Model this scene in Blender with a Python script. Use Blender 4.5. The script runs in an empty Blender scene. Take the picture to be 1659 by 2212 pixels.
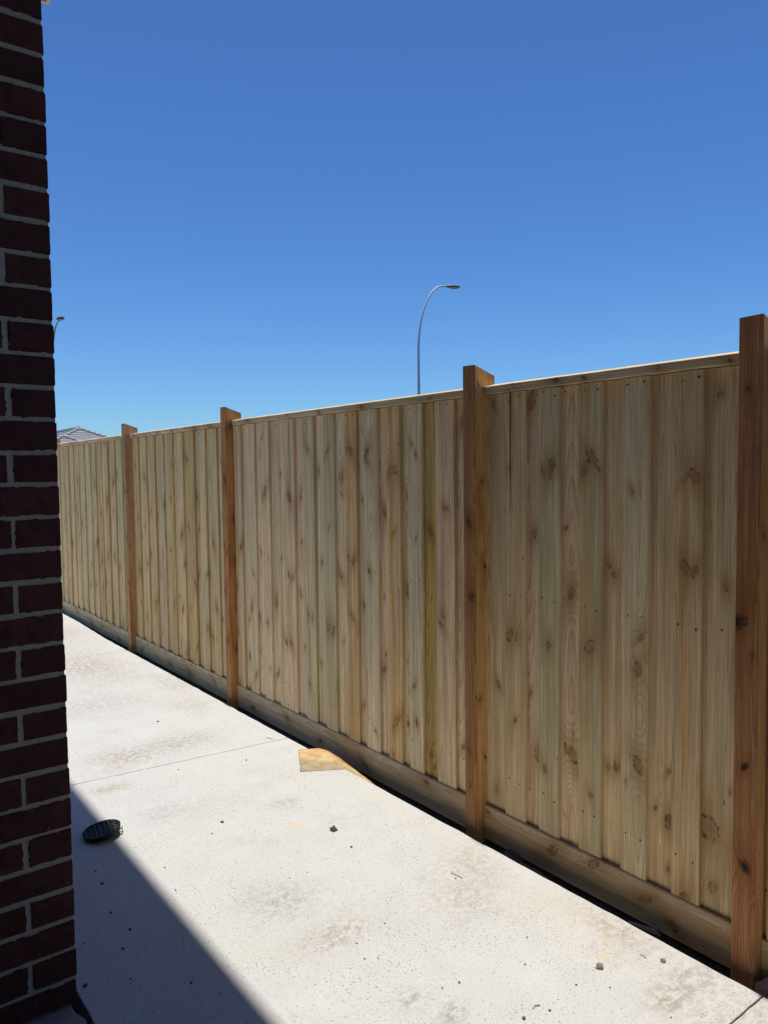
import bpy, bmesh, math, random
from mathutils import Vector, noise
R = math.radians
C = bpy.context.scene.collection
sc = bpy.context.scene

# ------------------------------------------------------------------ camera, sky, sun, exposure
F, YAW, PITCH, ROLL = 1640.13, .647128, .055103, -.0122644
cam = bpy.data.objects.new('camera', bpy.data.cameras.new('camera'))
C.objects.link(cam)
cd = cam.data
cd.sensor_fit = 'VERTICAL'; cd.sensor_height = 36; cd.lens = 36 * F / 2212
cd.clip_start = .05; cd.clip_end = 6000
fw = Vector((math.sin(YAW) * math.cos(PITCH), math.cos(YAW) * math.cos(PITCH), -math.sin(PITCH)))
r0 = Vector((math.cos(YAW), -math.sin(YAW), 0)); u0 = r0.cross(fw)
rt = math.cos(ROLL) * r0 + math.sin(ROLL) * u0
up = -math.sin(ROLL) * r0 + math.cos(ROLL) * u0
from mathutils import Matrix
m = Matrix((rt, up, -fw)).transposed().to_4x4(); m.translation = Vector((0, 0, 1.5))
cam.matrix_world = m
sc.camera = cam

SX, SY = .034, .06                       # horizontal run of the sun's ray per metre of height
sun_dir = Vector((SX, SY, 1)).normalized()
w = bpy.data.worlds.new("World"); sc.world = w; w.use_nodes = True
nt = w.node_tree; bg = nt.nodes['Background']
sky = nt.nodes.new('ShaderNodeTexSky'); sky.sky_type = 'NISHITA'; sky.sun_disc = False
sky.sun_elevation = math.asin(sun_dir.z); sky.sun_rotation = math.atan2(SX, SY)
sky.altitude = 0; sky.air_density = 1.0; sky.dust_density = .2; sky.ozone_density = 2.5
hs = nt.nodes.new('ShaderNodeVectorMath'); hs.operation = 'MULTIPLY'; hs.inputs[1].default_value = (.425, .665, .94)   # clear deep blue air
hp = nt.nodes.new('ShaderNodeVectorMath'); hp.operation = 'POWER'; hp.inputs[1].default_value = (1.15, 1.15, 1.15)
nt.links.new(sky.outputs[0], hp.inputs[0]); nt.links.new(hp.outputs[0], hs.inputs[0]); nt.links.new(hs.outputs[0], bg.inputs[0])
bg.inputs[1].default_value = .092
sd = bpy.data.lights.new('sun', 'SUN'); sd.energy = 4.2; sd.angle = R(.8); sd.color = (1, .965, .90)
sun = bpy.data.objects.new('sun', sd); C.objects.link(sun)
sun.rotation_euler = sun_dir.to_track_quat('Z', 'Y').to_euler(); sun.location = (0, 0, 30)
sc.view_settings.view_transform = 'Standard'; sc.view_settings.look = 'None'
sc.view_settings.gamma = 1; sc.view_settings.exposure = .16

# ------------------------------------------------------------------ shader mini language
class G:
    def __init__(s, name):
        s.m = bpy.data.materials.new(name); s.m.use_nodes = True
        s.t = s.m.node_tree; s.n = s.t.nodes; s.p = s.n['Principled BSDF']
        s.p.inputs['Roughness'].default_value = .8
        s.p.inputs['Specular IOR Level'].default_value = .3
    def link(s, a, b):
        if isinstance(a, (int, float)): b.default_value = a
        elif isinstance(a, tuple):
            b.default_value = a if len(b.default_value) == len(a) else (*a, 1)
        else: s.t.links.new(a, b)
    def math(s, op, a, b=0., c=0., clamp=False):
        n = s.n.new('ShaderNodeMath'); n.operation = op; n.use_clamp = clamp
        s.link(a, n.inputs[0]); s.link(b, n.inputs[1]); s.link(c, n.inputs[2]); return n.outputs[0]
    def add(s, a, b): return s.math('ADD', a, b)
    def sub(s, a, b): return s.math('SUBTRACT', a, b)
    def mul(s, a, b): return s.math('MULTIPLY', a, b)
    def div(s, a, b): return s.math('DIVIDE', a, b)
    def madd(s, a, b, c): return s.math('MULTIPLY_ADD', a, b, c)
    def step(s, v, a, b, o0=0., o1=1.):
        n = s.n.new('ShaderNodeMapRange'); n.interpolation_type = 'SMOOTHSTEP'
        s.link(v, n.inputs[0]); s.link(a, n.inputs[1]); s.link(b, n.inputs[2]); s.link(o0, n.inputs[3]); s.link(o1, n.inputs[4]); return n.outputs[0]
    def gauss(s, q): return s.math('EXPONENT', s.mul(q, -1.))
    def sep(s, v):
        n = s.n.new('ShaderNodeSeparateXYZ'); s.link(v, n.inputs[0]); return n.outputs
    def comb(s, x, y, z=0.):
        n = s.n.new('ShaderNodeCombineXYZ'); s.link(x, n.inputs[0]); s.link(y, n.inputs[1]); s.link(z, n.inputs[2]); return n.outputs[0]
    def vec(s, v, sx, sy, sz=1.):
        n = s.n.new('ShaderNodeVectorMath'); n.operation = 'MULTIPLY'; s.link(v, n.inputs[0]); n.inputs[1].default_value = (sx, sy, sz); return n.outputs[0]
    def noise(s, v, scale, detail=2., rough=.5, dist=0.):
        n = s.n.new('ShaderNodeTexNoise'); s.link(v, n.inputs['Vector']); n.inputs['Scale'].default_value = scale
        n.inputs['Detail'].default_value = detail; n.inputs['Roughness'].default_value = rough; n.inputs['Distortion'].default_value = dist
        return n.outputs[0]
    def voro(s, v, scale, feat='F1', rnd=1.):
        n = s.n.new('ShaderNodeTexVoronoi'); n.feature = feat; s.link(v, n.inputs['Vector']); n.inputs['Scale'].default_value = scale
        n.inputs['Randomness'].default_value = rnd; return n
    def attr(s, name):
        n = s.n.new('ShaderNodeAttribute'); n.attribute_name = name; return n
    def mix(s, f, a, b, mode='MIX'):
        n = s.n.new('ShaderNodeMix'); n.data_type = 'RGBA'; n.blend_type = mode; n.clamp_factor = True
        s.link(f, n.inputs[0]); s.link(a, n.inputs[6]); s.link(b, n.inputs[7]); return n.outputs[2]
    def obj(s):
        n = s.n.new('ShaderNodeTexCoord'); return n.outputs['Object']
    def geo(s):
        n = s.n.new('ShaderNodeNewGeometry'); return n.outputs['Position']
    def bump(s, h, strength=.5, dist=.002):
        n = s.n.new('ShaderNodeBump'); n.inputs['Strength'].default_value = strength; n.inputs['Distance'].default_value = dist
        s.link(h, n.inputs['Height']); s.t.links.new(n.outputs[0], s.p.inputs['Normal'])
    def out(s, col, rough=None):
        s.link(col, s.p.inputs['Base Color'])
        if rough is not None: s.link(rough, s.p.inputs['Roughness'])
        return s.m

def plain(name, col, rough=.6, metal=0., var=.15, scale=20):
    g = G(name); n = g.noise(g.obj(), scale, 4)
    c = g.mix(n, tuple(x * (1 - var) for x in col), tuple(x * (1 + var) for x in col))
    g.p.inputs['Metallic'].default_value = metal
    return g.out(c, rough)

# ---- sawn pine: growth rings cut by the board's own plane, five knots per board
def wood_material(name, ring_w, ring_amt, late, knot_c, fib=.24, saw=.10, mot=.36):
    g = G(name)
    uvn = g.n.new('ShaderNodeUVMap'); uvn.uv_map = 'UVMap'
    U, V, _ = g.sep(uvn.outputs[0])
    seed = g.attr('seed').outputs['Fac']
    tint = g.attr('tint').outputs['Color']
    par = g.sep(g.attr('par').outputs['Vector'])     # pith offset, ochre streak, green stain
    sp = g.comb(U, V, g.mul(seed, 7.3))
    # depth of the cut below the pith wanders up the board: cathedrals
    dn = g.noise(g.comb(g.mul(seed, 3.1), g.mul(V, 1.1), 0.), 1.0, 1.)
    v0 = g.madd(g.math('FRACT', g.mul(seed, 7.77)), 3.2, -.8)
    slo = g.madd(g.math('FRACT', g.mul(seed, 3.33)), .030, .012)
    depth = g.add(g.mul(g.sub(V, v0), slo), g.madd(dn, .03, -.015))
    wob = g.noise(g.vec(sp, 6, .9), 3., 2.)
    uu = g.add(g.sub(U, par[0]), g.madd(wob, .016, -.008))
    shift = 0.; core = 0.; halo = 0.; rim = 0.; first = True
    wn = g.noise(sp, 90, 2.)
    for i in range(5):
        k = g.sep(g.attr('knot%d' % i).outputs['Vector'])
        sz = g.math('MAXIMUM', g.mul(k[2], g.madd(g.math('FRACT', g.madd(k[1], 53.1, seed)), 1.0, .6)), .0005)
        du = g.div(g.sub(U, k[0]), sz); dv = g.div(g.sub(V, k[1]), sz)
        h1 = g.math('FRACT', g.madd(k[1], 37.7, seed)); h2 = g.math('FRACT', g.madd(k[1], 91.3, seed))
        ds = g.add(du, g.mul(dv, g.madd(h1, 1.1, -.55)))
        d2 = g.add(g.mul(ds, ds), g.mul(g.mul(dv, dv), g.madd(h2, .6, .16)))
        wide = g.gauss(g.add(g.mul(g.mul(du, du), .22), g.mul(g.mul(dv, dv), .045)))
        sh = g.mul(wide, g.mul(sz, 1.5))
        d = g.add(g.math('SQRT', d2), g.madd(wn, 1.1, -.5))
        co = g.step(d, 1.05, .55)
        ri = g.mul(g.step(d, .75, .95), g.step(d, 1.3, 1.0))
        ha = g.gauss(g.add(g.mul(g.mul(ds, ds), .16), g.mul(g.mul(dv, dv), .035)))
        if first: shift, core, halo, rim = sh, co, ha, ri; first = False
        else:
            shift = g.add(shift, sh); core = g.math('MAXIMUM', core, co); halo = g.math('MAXIMUM', halo, ha); rim = g.math('MAXIMUM', rim, ri)
    r = g.math('SQRT', g.add(g.mul(uu, uu), g.mul(depth, depth)))
    r = g.add(r, shift)
    rw = g.noise(g.comb(g.mul(r, 1.), g.mul(seed, 5.), 0.), 55, 1.)
    t = g.math('FRACT', g.add(g.div(r, ring_w), g.mul(rw, 2.2)))
    ring = g.mul(g.math('POWER', t, 2.2), g.step(t, 1.0, .9))
    fine = g.noise(g.vec(sp, 1, .025), 620, 3., .65)
    sawn = g.noise(g.vec(sp, .06, 1), 330, 2.)
    mott = g.noise(g.vec(sp, 1, .13), 17, 3., .55)
    long = g.noise(g.vec(sp, 1, .04), 38, 2.)
    c = g.mix(g.mul(ring, ring_amt), tint, g.mix(1., tint, late, 'MULTIPLY'))
    # stain patches and streaks that belong to the board
    gf = g.mul(par[2], g.mul(g.step(mott, .42, .66), g.step(long, .3, .6, .3, 1.)))
    c = g.mix(gf, c, g.mix(1., tint, (.76, .81, .70), 'MULTIPLY'))
    ou = g.div(g.sub(U, .012), .0145)
    of = g.mul(g.mul(g.gauss(g.mul(ou, ou)), par[1]), g.step(mott, .32, .62, .25, 1.))
    c = g.mix(of, c, g.mix(1., tint, (.80, .55, .30), 'MULTIPLY'))
    c = g.mix(g.mul(g.step(mott, .5, .75), mot), c, g.mix(1., tint, (.74, .66, .54), 'MULTIPLY'))
    bro = g.step(g.noise(g.vec(sp, 1, .16), 11, 4., .65), .52, .70)
    c = g.mix(g.mul(bro, mot * 1.0), c, g.mix(1., tint, (.66, .52, .36), 'MULTIPLY'))
    f = g.madd(fine, fib * 2.2, (1 - fib) * 1.1); f = g.mul(f, g.madd(sawn, saw * 2, 1 - saw)); f = g.mul(f, g.madd(long, .7, .66)); f = g.mul(f, g.madd(g.noise(g.vec(sp, 1, .02), 120, 3., .6), 1.0, .51))
    c = g.mix(1., c, g.comb(f, f, f), 'MULTIPLY')
    chk = g.step(g.noise(g.vec(sp, 1, .03), 230, 2.), .64, .72)
    c = g.mix(g.mul(chk, .45), c, g.mix(1., tint, (.42, .30, .2), 'MULTIPLY'))
    c = g.mix(g.mul(halo, g.madd(mott, 1.1, .12)), c, g.mix(1., tint, (.60, .42, .24), 'MULTIPLY'))
    c = g.mix(g.mul(g.mul(core, g.madd(g.math('FRACT', g.mul(seed, 5.13)), .6, .4)), g.step(g.noise(sp, 24, 2., .6), .34, .66, .25, 1.)), c, knot_c)
    c = g.mix(g.mul(rim, g.step(g.noise(sp, 55, 1.), .4, .6, .1, .75)), c, tuple(x * .3 for x in knot_c))
    pv = g.voro(g.comb(g.mul(U, 26.), g.mul(V, 6.5), g.mul(seed, 3.3)), 1.); pf = g.mul(g.step(pv.outputs['Distance'], .085, .05), g.step(g.sep(pv.outputs['Color'])[0], .80, .82))
    c = g.mix(g.mul(pf, .75), c, tuple(x * .6 for x in knot_c))
    h = g.add(g.mul(fine, .5), g.add(g.mul(ring, .5), g.mul(sawn, .6))); h = g.sub(h, g.mul(core, .8))
    g.bump(h, .5, .0016)
    return g.out(c, .85)
M_PINE = wood_material('treated_pine', .0056, .80, (.66, .50, .33), (.17, .098, .048))
M_POST = wood_material('red_hardwood_post', .0066, .85, (.50, .34, .24), (.035, .016, .009), fib=.34, saw=.16, mot=1.)

# ---- concrete path
def concrete(name, base, spots=True):
    g = G(name); P = g.geo(); x, y, z = g.sep(P)
    big = g.noise(P, 1.5, 4., .6); mid = g.noise(P, 7, 4., .6)
    wx = g.noise(P, 2.2, 2.); wy = g.noise(g.vec(P, 1, 1, 3), 2.9, 2.)
    Q = g.comb(g.add(x, g.mul(wx, .10)), g.add(y, g.mul(wy, .10)), 0.)      # swirling trowel direction
    q1 = g.noise(g.vec(Q, .55, 1), 170, 4., .65); q2 = g.noise(P, 420, 2., .6)
    lumps = g.noise(P, 60, 3., .6)
    c = g.mix(mid, tuple(v * .90 for v in base), tuple(v * 1.08 for v in base))
    c = g.mix(g.step(big, .48, .78), c, (base[0] * 1.0, base[1] * .975, base[2] * .91))
    # pits and fine dark specks, thicker in patches
    patch = g.step(g.noise(P, 3.1, 3., .6), .40, .64, .22, 1.)
    pit = g.step(q1, .43, .33)
    c = g.mix(g.mul(g.mul(pit, patch), .8), c, (.13, .115, .095))
    vv = g.voro(g.vec(Q, 1, .8), 85); dot = g.step(vv.outputs['Distance'], .26, .16)
    sel = g.step(g.sep(vv.outputs['Color'])[0], .83, .88)
    c = g.mix(g.mul(g.mul(dot, sel), g.madd(patch, .5, .35)), c, (.13, .12, .11))
    dn_ = g.step(g.noise(g.vec(P, .8, 1), 2.3, 5., .7), .50, .70); dk = g.step(g.noise(P, 41, 6., .75), .42, .62)
    c = g.mix(g.mul(g.mul(dn_, dk), .42), c, (.34, .28, .20))
    qm = g.madd(q1, .40, .81); c = g.mix(1., c, g.comb(qm, qm, qm), 'MULTIPLY')
    # dirt scuffs in their own places
    if spots:
        n1 = g.step(g.noise(g.vec(P, .8, 1), 38, 8., .8), .42, .60)
        for (sx, sy, ra, rb, a, col) in SPOTS:
            dx = g.div(g.sub(x, sx), ra); dy = g.div(g.sub(y, sy), rb)
            q = g.gauss(g.add(g.mul(dx, dx), g.mul(dy, dy)))
            c = g.mix(g.mul(g.mul(q, n1), a), c, col)
    g.bump(g.add(g.mul(q1, .7), g.add(g.mul(lumps, .5), g.mul(q2, .35))), .8, .004)
    return g.out(c, .9)
BR = (.33, .25, .17); GY = (.27, .25, .215); OC = (.62, .50, .30)
SPOTS = [(1.67, 6.05, .28, .6, .9, BR), (2.0, 5.2, .10, .3, .6, BR), (1.08, 3.62, .09, .05, .95, BR), (1.25, 3.98, .16, .16, .8, BR), (1.57, 4.0, .25, .14, .7, GY),
         (1.45, 5.0, .35, .25, .5, GY), (1.30, 2.0, .13, .07, .85, BR), (1.76, 1.9, .14, .09, .5, BR), (1.26, 2.28, .14, .12, .6, GY), (2.02, 2.4, .05, .35, .4, OC),
         (1.354, 1.505, .05, .04, .95, GY), (1.30, 1.62, .05, .04, .8, GY), (1.95, 2.05, .12, .16, .5, BR), (1.66, 2.96, .06, .05, .8, GY), (2.03, 1.47, .06, .17, .8, BR),
         (1.876, 1.391, .03, .03, .9, OC), (1.86, 1.17, .05, .04, .9, BR), (1.98, 1.18, .12, .06, .8, GY), (1.95, 1.6, .14, .3, .3, OC), (1.9, .9, .3, .25, .6, BR),
         (1.583, 2.742, .035, .022, 1.0, (.72, .46, .16)), (1.7, 7.6, .4, .8, .8, BR), (1.2, 3.2, .12, .1, .5, GY), (1.9, 4.6, .12, .2, .5, BR)]
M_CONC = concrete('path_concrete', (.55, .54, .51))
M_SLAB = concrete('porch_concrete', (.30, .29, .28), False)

def dirt():
    g = G('dark_soil'); P = g.geo()
    a = g.noise(P, 14, 6., .65); b = g.noise(P, 120, 3.)
    c = g.mix(a, (.045, .034, .025), (.12, .092, .068))
    g.bump(g.add(a, g.mul(b, .4)), .9, .02); return g.out(c, .95)
M_DIRT = dirt()

def brick_m():
    g = G('dark_red_brick'); P = g.obj(); s = g.attr('seed').outputs['Fac']
    a = g.noise(P, 28, 4., .6); f = g.noise(P, 420, 3., .7)
    c = g.mix(s, (.062, .020, .018), (.105, .031, .027))
    c = g.mix(g.step(a, .4, .7), c, (.05, .018, .0145))
    sp = g.step(g.voro(P, 60).outputs['Distance'], .10, .05)
    sel = g.step(g.noise(P, 31, 1.), .62, .66)
    c = g.mix(g.mul(sp, sel), c, (.7, .62, .55))
    pit = g.step(f, .40, .30); c = g.mix(g.mul(pit, .7), c, (.03, .01, .01))
    g.bump(g.add(f, g.mul(a, .5)), .8, .004); return g.out(c, .85)
M_BRICK = brick_m()
def mortar_m():
    g = G('grey_mortar'); P = g.obj(); a = g.noise(P, 90, 4., .7)
    c = g.mix(a, (.27, .245, .20), (.44, .40, .335)); g.bump(a, 1., .004); return g.out(c, .95)
M_MORTAR = mortar_m()
M_CREAM = plain('cream_paint', (.72, .66, .54), .5, 0, .04)
M_GAL = plain('galvanised_steel', (.56, .59, .60), .5, .15, .1, 8)
M_HEAD = plain('grey_luminaire', (.20, .20, .195), .5, .2)
M_LENS = plain('luminaire_glass', (.55, .53, .46), .2)
M_NAIL = plain('dark_nail', (.045, .035, .03), .6, .3)
M_BLACK = plain('black_plastic', (.012, .012, .013), .7)
M_WIRE = plain('bare_wire', (.30, .27, .22), .5, .4)
M_STONE = plain('dark_stone', (.105, .10, .09), .9, 0, .6, 60)
M_PALE = plain('pale_chip', (.42, .41, .40), .8, 0, .2)
M_ROCK = plain('brown_rock', (.42, .29, .18), .9, 0, .35, 25)
M_TWIG = plain('dry_twig', (.20, .13, .08), .8, 0, .3)
M_SPLINT = plain('pale_splinter', (.5, .42, .3), .8)
M_RWALL = plain('rendered_wall', (.42, .38, .33), .8)
M_STEEL = plain('roof_gutter', (.25, .26, .27), .5)

def tile_m():
    g = G('grey_roof_tiles')
    uvn = g.n.new('ShaderNodeUVMap'); uvn.uv_map = 'UVMap'; u, v, _ = g.sep(uvn.outputs[0])
    n = g.noise(g.comb(g.math('FLOOR', g.div(u, .3)), g.math('FLOOR', g.div(v, .33)), 0.), 3.7, 0.)
    c = g.mix(n, (.19, .185, .19), (.27, .265, .27))
    e = g.step(g.math('FRACT', g.div(u, .3)), .08, .0); c = g.mix(g.mul(e, .6), c, (.05, .05, .05))
    return g.out(c, .6)
M_TILE = tile_m(); M_RIDGE = plain('ridge_tiles', (.42, .41, .41), .6)

def paper_m():
    g = G('amber_waxed_paper'); P = g.obj()
    a = g.noise(g.vec(P, 1, 1), 22, 3.); b = g.noise(P, 160, 2.)
    s = g.attr('tint').outputs['Color']
    c = g.mix(g.step(a, .35, .7), s, g.mix(1., s, (.86, .72, .55), 'MULTIPLY'))
    g.p.inputs['Subsurface Weight'].default_value = 0
    tr = g.n.new('ShaderNodeBsdfTranslucent'); g.link(c, tr.inputs[0])
    mx = g.n.new('ShaderNodeMixShader'); mx.inputs[0].default_value = .35
    o = g.n['Material Output']; g.t.links.new(g.p.outputs[0], mx.inputs[1]); g.t.links.new(tr.outputs[0], mx.inputs[2]); g.t.links.new(mx.outputs[0], o.inputs[0])
    g.bump(g.add(a, g.mul(b, .2)), .6, .006); return g.out(c, .55)
M_PAPER = paper_m()

# ------------------------------------------------------------------ mesh helpers
class MB:
    """collects polygons with per-polygon UVs, and per-vertex named attributes"""
    def __init__(s): s.v = []; s.f = []; s.uv = []; s.mi = []; s.a = {}; s.smooth = []
    def poly(s, pts, uv=None, mi=0, at=None, smooth=False):
        b = len(s.v); s.v += [tuple(p) for p in pts]; s.f.append(list(range(b, b + len(pts))))
        s.uv += uv if uv else [(0, 0)] * len(pts); s.mi.append(mi); s.smooth.append(smooth)
        for k, val in (at or {}).items(): s.a.setdefault(k, {}).update({i: val for i in range(b, b + len(pts))})
    def build(s, name, mats, parent=None, weld=False):
        me = bpy.data.meshes.new(name); me.from_pydata(s.v, [], s.f)
        for m_ in (mats if isinstance(mats, list) else [mats]): me.materials.append(m_)
        l = me.uv_layers.new(name='UVMap'); l.data.foreach_set('uv', [c for t in s.uv for c in t])
        me.polygons.foreach_set('material_index', s.mi); me.polygons.foreach_set('use_smooth', s.smooth)
        for k, d in s.a.items():
            ty = 'FLOAT' if k == 'seed' else ('FLOAT_COLOR' if k == 'tint' else 'FLOAT_VECTOR')
            at = me.attributes.new(k, ty, 'POINT')
            for i in range(len(s.v)):
                val = d.get(i, 0. if ty == 'FLOAT' else ((.5, .5, .5) if ty == 'FLOAT_COLOR' else (0, 0, 0)))
                if ty == 'FLOAT': at.data[i].value = val
                elif ty == 'FLOAT_COLOR': at.data[i].color = (*val[:3], 1)
                else: at.data[i].vector = val
        if weld:
            bm = bmesh.new(); bm.from_mesh(me); bmesh.ops.remove_doubles(bm, verts=bm.verts, dist=1e-5); bm.to_mesh(me); bm.free()
        o = bpy.data.objects.new(name, me); C.objects.link(o)
        if parent: o.parent = parent
        return o
    def box(s, x0, x1, y0, y1, z0, z1, mi=0, at=None):
        p = [(x, y, z) for z in (z0, z1) for y in (y0, y1) for x in (x0, x1)]
        for q in ((0, 2, 3, 1), (4, 5, 7, 6), (0, 1, 5, 4), (2, 6, 7, 3), (0, 4, 6, 2), (1, 3, 7, 5)):
            pts = [p[i] for i in q]; s.poly(pts, [(a[0] + a[1], a[2]) for a in pts], mi, at)
    def tube(s, pts, rad, n=8, mi=0, at=None, caps=True):
        rs = rad if isinstance(rad, (list, tuple)) else [rad] * len(pts)
        rings = []; ref = Vector((0.13, .31, .94)).normalized()
        for i, p in enumerate(pts):
            p = Vector(p); a = Vector(pts[max(i - 1, 0)]); b = Vector(pts[min(i + 1, len(pts) - 1)])
            d = (b - a).normalized()
            x = d.cross(ref)
            if x.length < .05: x = d.cross(Vector((1, 0, 0)))
            x.normalize(); y = d.cross(x)
            rings.append([p + rs[i] * (math.cos(2 * math.pi * k / n) * x + math.sin(2 * math.pi * k / n) * y) for k in range(n)])
        for i in range(len(rings) - 1):
            for k in range(n):
                s.poly([rings[i][k], rings[i][(k + 1) % n], rings[i + 1][(k + 1) % n], rings[i + 1][k]], None, mi, at, True)
        if caps: s.poly(rings[0][::-1], None, mi, at); s.poly(rings[-1], None, mi, at)

def tag(o, label=None, cat=None, group=None, kind=None):
    if label: o['label'] = label
    if cat: o['category'] = cat
    if group: o['group'] = group
    if kind: o['kind'] = kind
    return o
def thing(name, label, cat, loc=(0, 0, 0), group=None):
    o = bpy.data.objects.new(name, None); C.objects.link(o); o.location = loc; o.empty_display_size = .2
    return tag(o, label, cat, group)
def finish(me, bevel=0, seg=2):
    pass

# ------------------------------------------------------------------ ground and concrete
def wav(a, s=1.): return noise.noise(Vector((a * s, 3.7, 1.1)))
g_ = MB()
xs = [-600, -60, -8, 2.0, 2.03, 2.06, 2.1, 2.14, 2.18, 2.205, 2.23, 2.26, 2.3, 2.4, 2.6, 3, 4, 8, 30, 200, 900]
ys = [-600, -60, -10, -4, -2] + [-1 + .06 * i for i in range(117)] + [6.2 + .3 * i for i in range(30)] + [16, 20, 30, 60, 200, 900]
def gz(x, y):
    b = -.10 if x < 2.11 else (-.10 + (x - 2.11) / .07 * .036 if x < 2.18 else (-.064 + (x - 2.18) / .08 * .034 if x < 2.26 else -.03))  # bank behind the plinth, shaped to keep daylight out of the gap
    if 2 < x < 3 and -1.1 < y < 7: b += .012 * noise.noise(Vector((x * 30, y * 12, 0)))
    return b
V = [(x, y, gz(x, y)) for x in xs for y in ys]
Fc = [(i * len(ys) + j, (i + 1) * len(ys) + j, (i + 1) * len(ys) + j + 1, i * len(ys) + j + 1) for i in range(len(xs) - 1) for j in range(len(ys) - 1)]
me = bpy.data.meshes.new('ground'); me.from_pydata(V, [], Fc); me.materials.append(M_DIRT)
o = bpy.data.objects.new('ground', me); C.objects.link(o); tag(o, kind='structure')
for p in me.polygons: p.use_smooth = True

def slab(poly_xy, name, mat, z=0., depth=.1, bev=.004):
    """extruded outline with softened top arris"""
    bm = bmesh.new(); vs = [bm.verts.new((x, y, z)) for x, y in poly_xy]
    f = bm.faces.new(vs)
    if f.normal.z < 0: f.normal_flip()
    r = bmesh.ops.extrude_face_region(bm, geom=[f])
    for v in [e for e in r['geom'] if isinstance(e, bmesh.types.BMVert)]: v.co.z = z - depth
    bm.normal_update()
    bmesh.ops.recalc_face_normals(bm, faces=bm.faces)
    top = [e for e in bm.edges if all(abs(v.co.z - z) < 1e-6 for v in e.verts) and len(e.link_faces) == 2]
    bmesh.ops.bevel(bm, geom=top, offset=bev, segments=2, affect='EDGES', profile=.6)
    me = bpy.data.meshes.new(name); bm.to_mesh(me); bm.free(); me.materials.append(mat)
    o = bpy.data.objects.new(name, me); C.objects.link(o); return tag(o, kind='structure')
def jy(k, x):       # joints run square across the path
    return {0: -1.65, 1: 1.016, 2: 3.738 - (x - 1.5) * .083, 3: 6.42 - (x - 1.5) * .03, 4: 9.1, 5: 14.}[k]
def edge_x(y): return 2.091 + .0050 * noise.noise(Vector((y * 9, 0, 5))) + .0012 * noise.noise(Vector((y * 60, 2, 5))) + (.03 if y > 7 else 0) * min(1, (y - 7))
for k in range(5):
    gp = .0035 if k != 1 else .0045
    gq = .0035 if k != 0 else .0045
    n = 90
    x0 = .556 if k < 2 else -2.5
    L = []
    def jag(x, s): return .0016 * noise.noise(Vector((x * 45, s, 0)))
    y0 = lambda x: jy(k, x) + gp / 2 + jag(x, k); y1 = lambda x: jy(k + 1, x) - gq / 2 + jag(x, k + 1.5)
    ye0, ye1 = y0(2.09), y1(2.09)
    for i in range(n + 1):
        y = ye0 + (ye1 - ye0) * i / n; L.append((edge_x(y), y))
    for i in range(1, 40):
        x = 2.08 + (.60 - 2.08) * i / 40; L.append((x, y1(x)))
    if k == 0: L += [(.556, y1(.556)), (.556, y0(.556))]
    elif k == 1:
        L += [(.556, y1(.556))]
        for i in range(60):
            y = 3.6 - i * .03
            if y < 2.3: L.append((.556 + .006 * noise.noise(Vector((y * 22, 8, 0))) + .006 * noise.noise(Vector((y * 90, 8, 0))), y))
        L += [(.566, 1.6), (.562, y0(.556))]
    else: L += [(-2.5, y1(-2.5)), (-2.5, y0(-2.5))]
    for i in range(1, 40):
        x = .60 + (2.08 - .60) * i / 40; L.append((x, y0(x)))
    slab(L, 'concrete_path', M_CONC)
slab([(-2.5, -4), (.545, -4), (.545, 1.9), (.541, 2.05), (.546, 2.12), (.53, 2.17), (.53, 2.3), (-2.5, 2.3)], 'porch_slab', M_SLAB, z=-.006, depth=.09)

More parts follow.
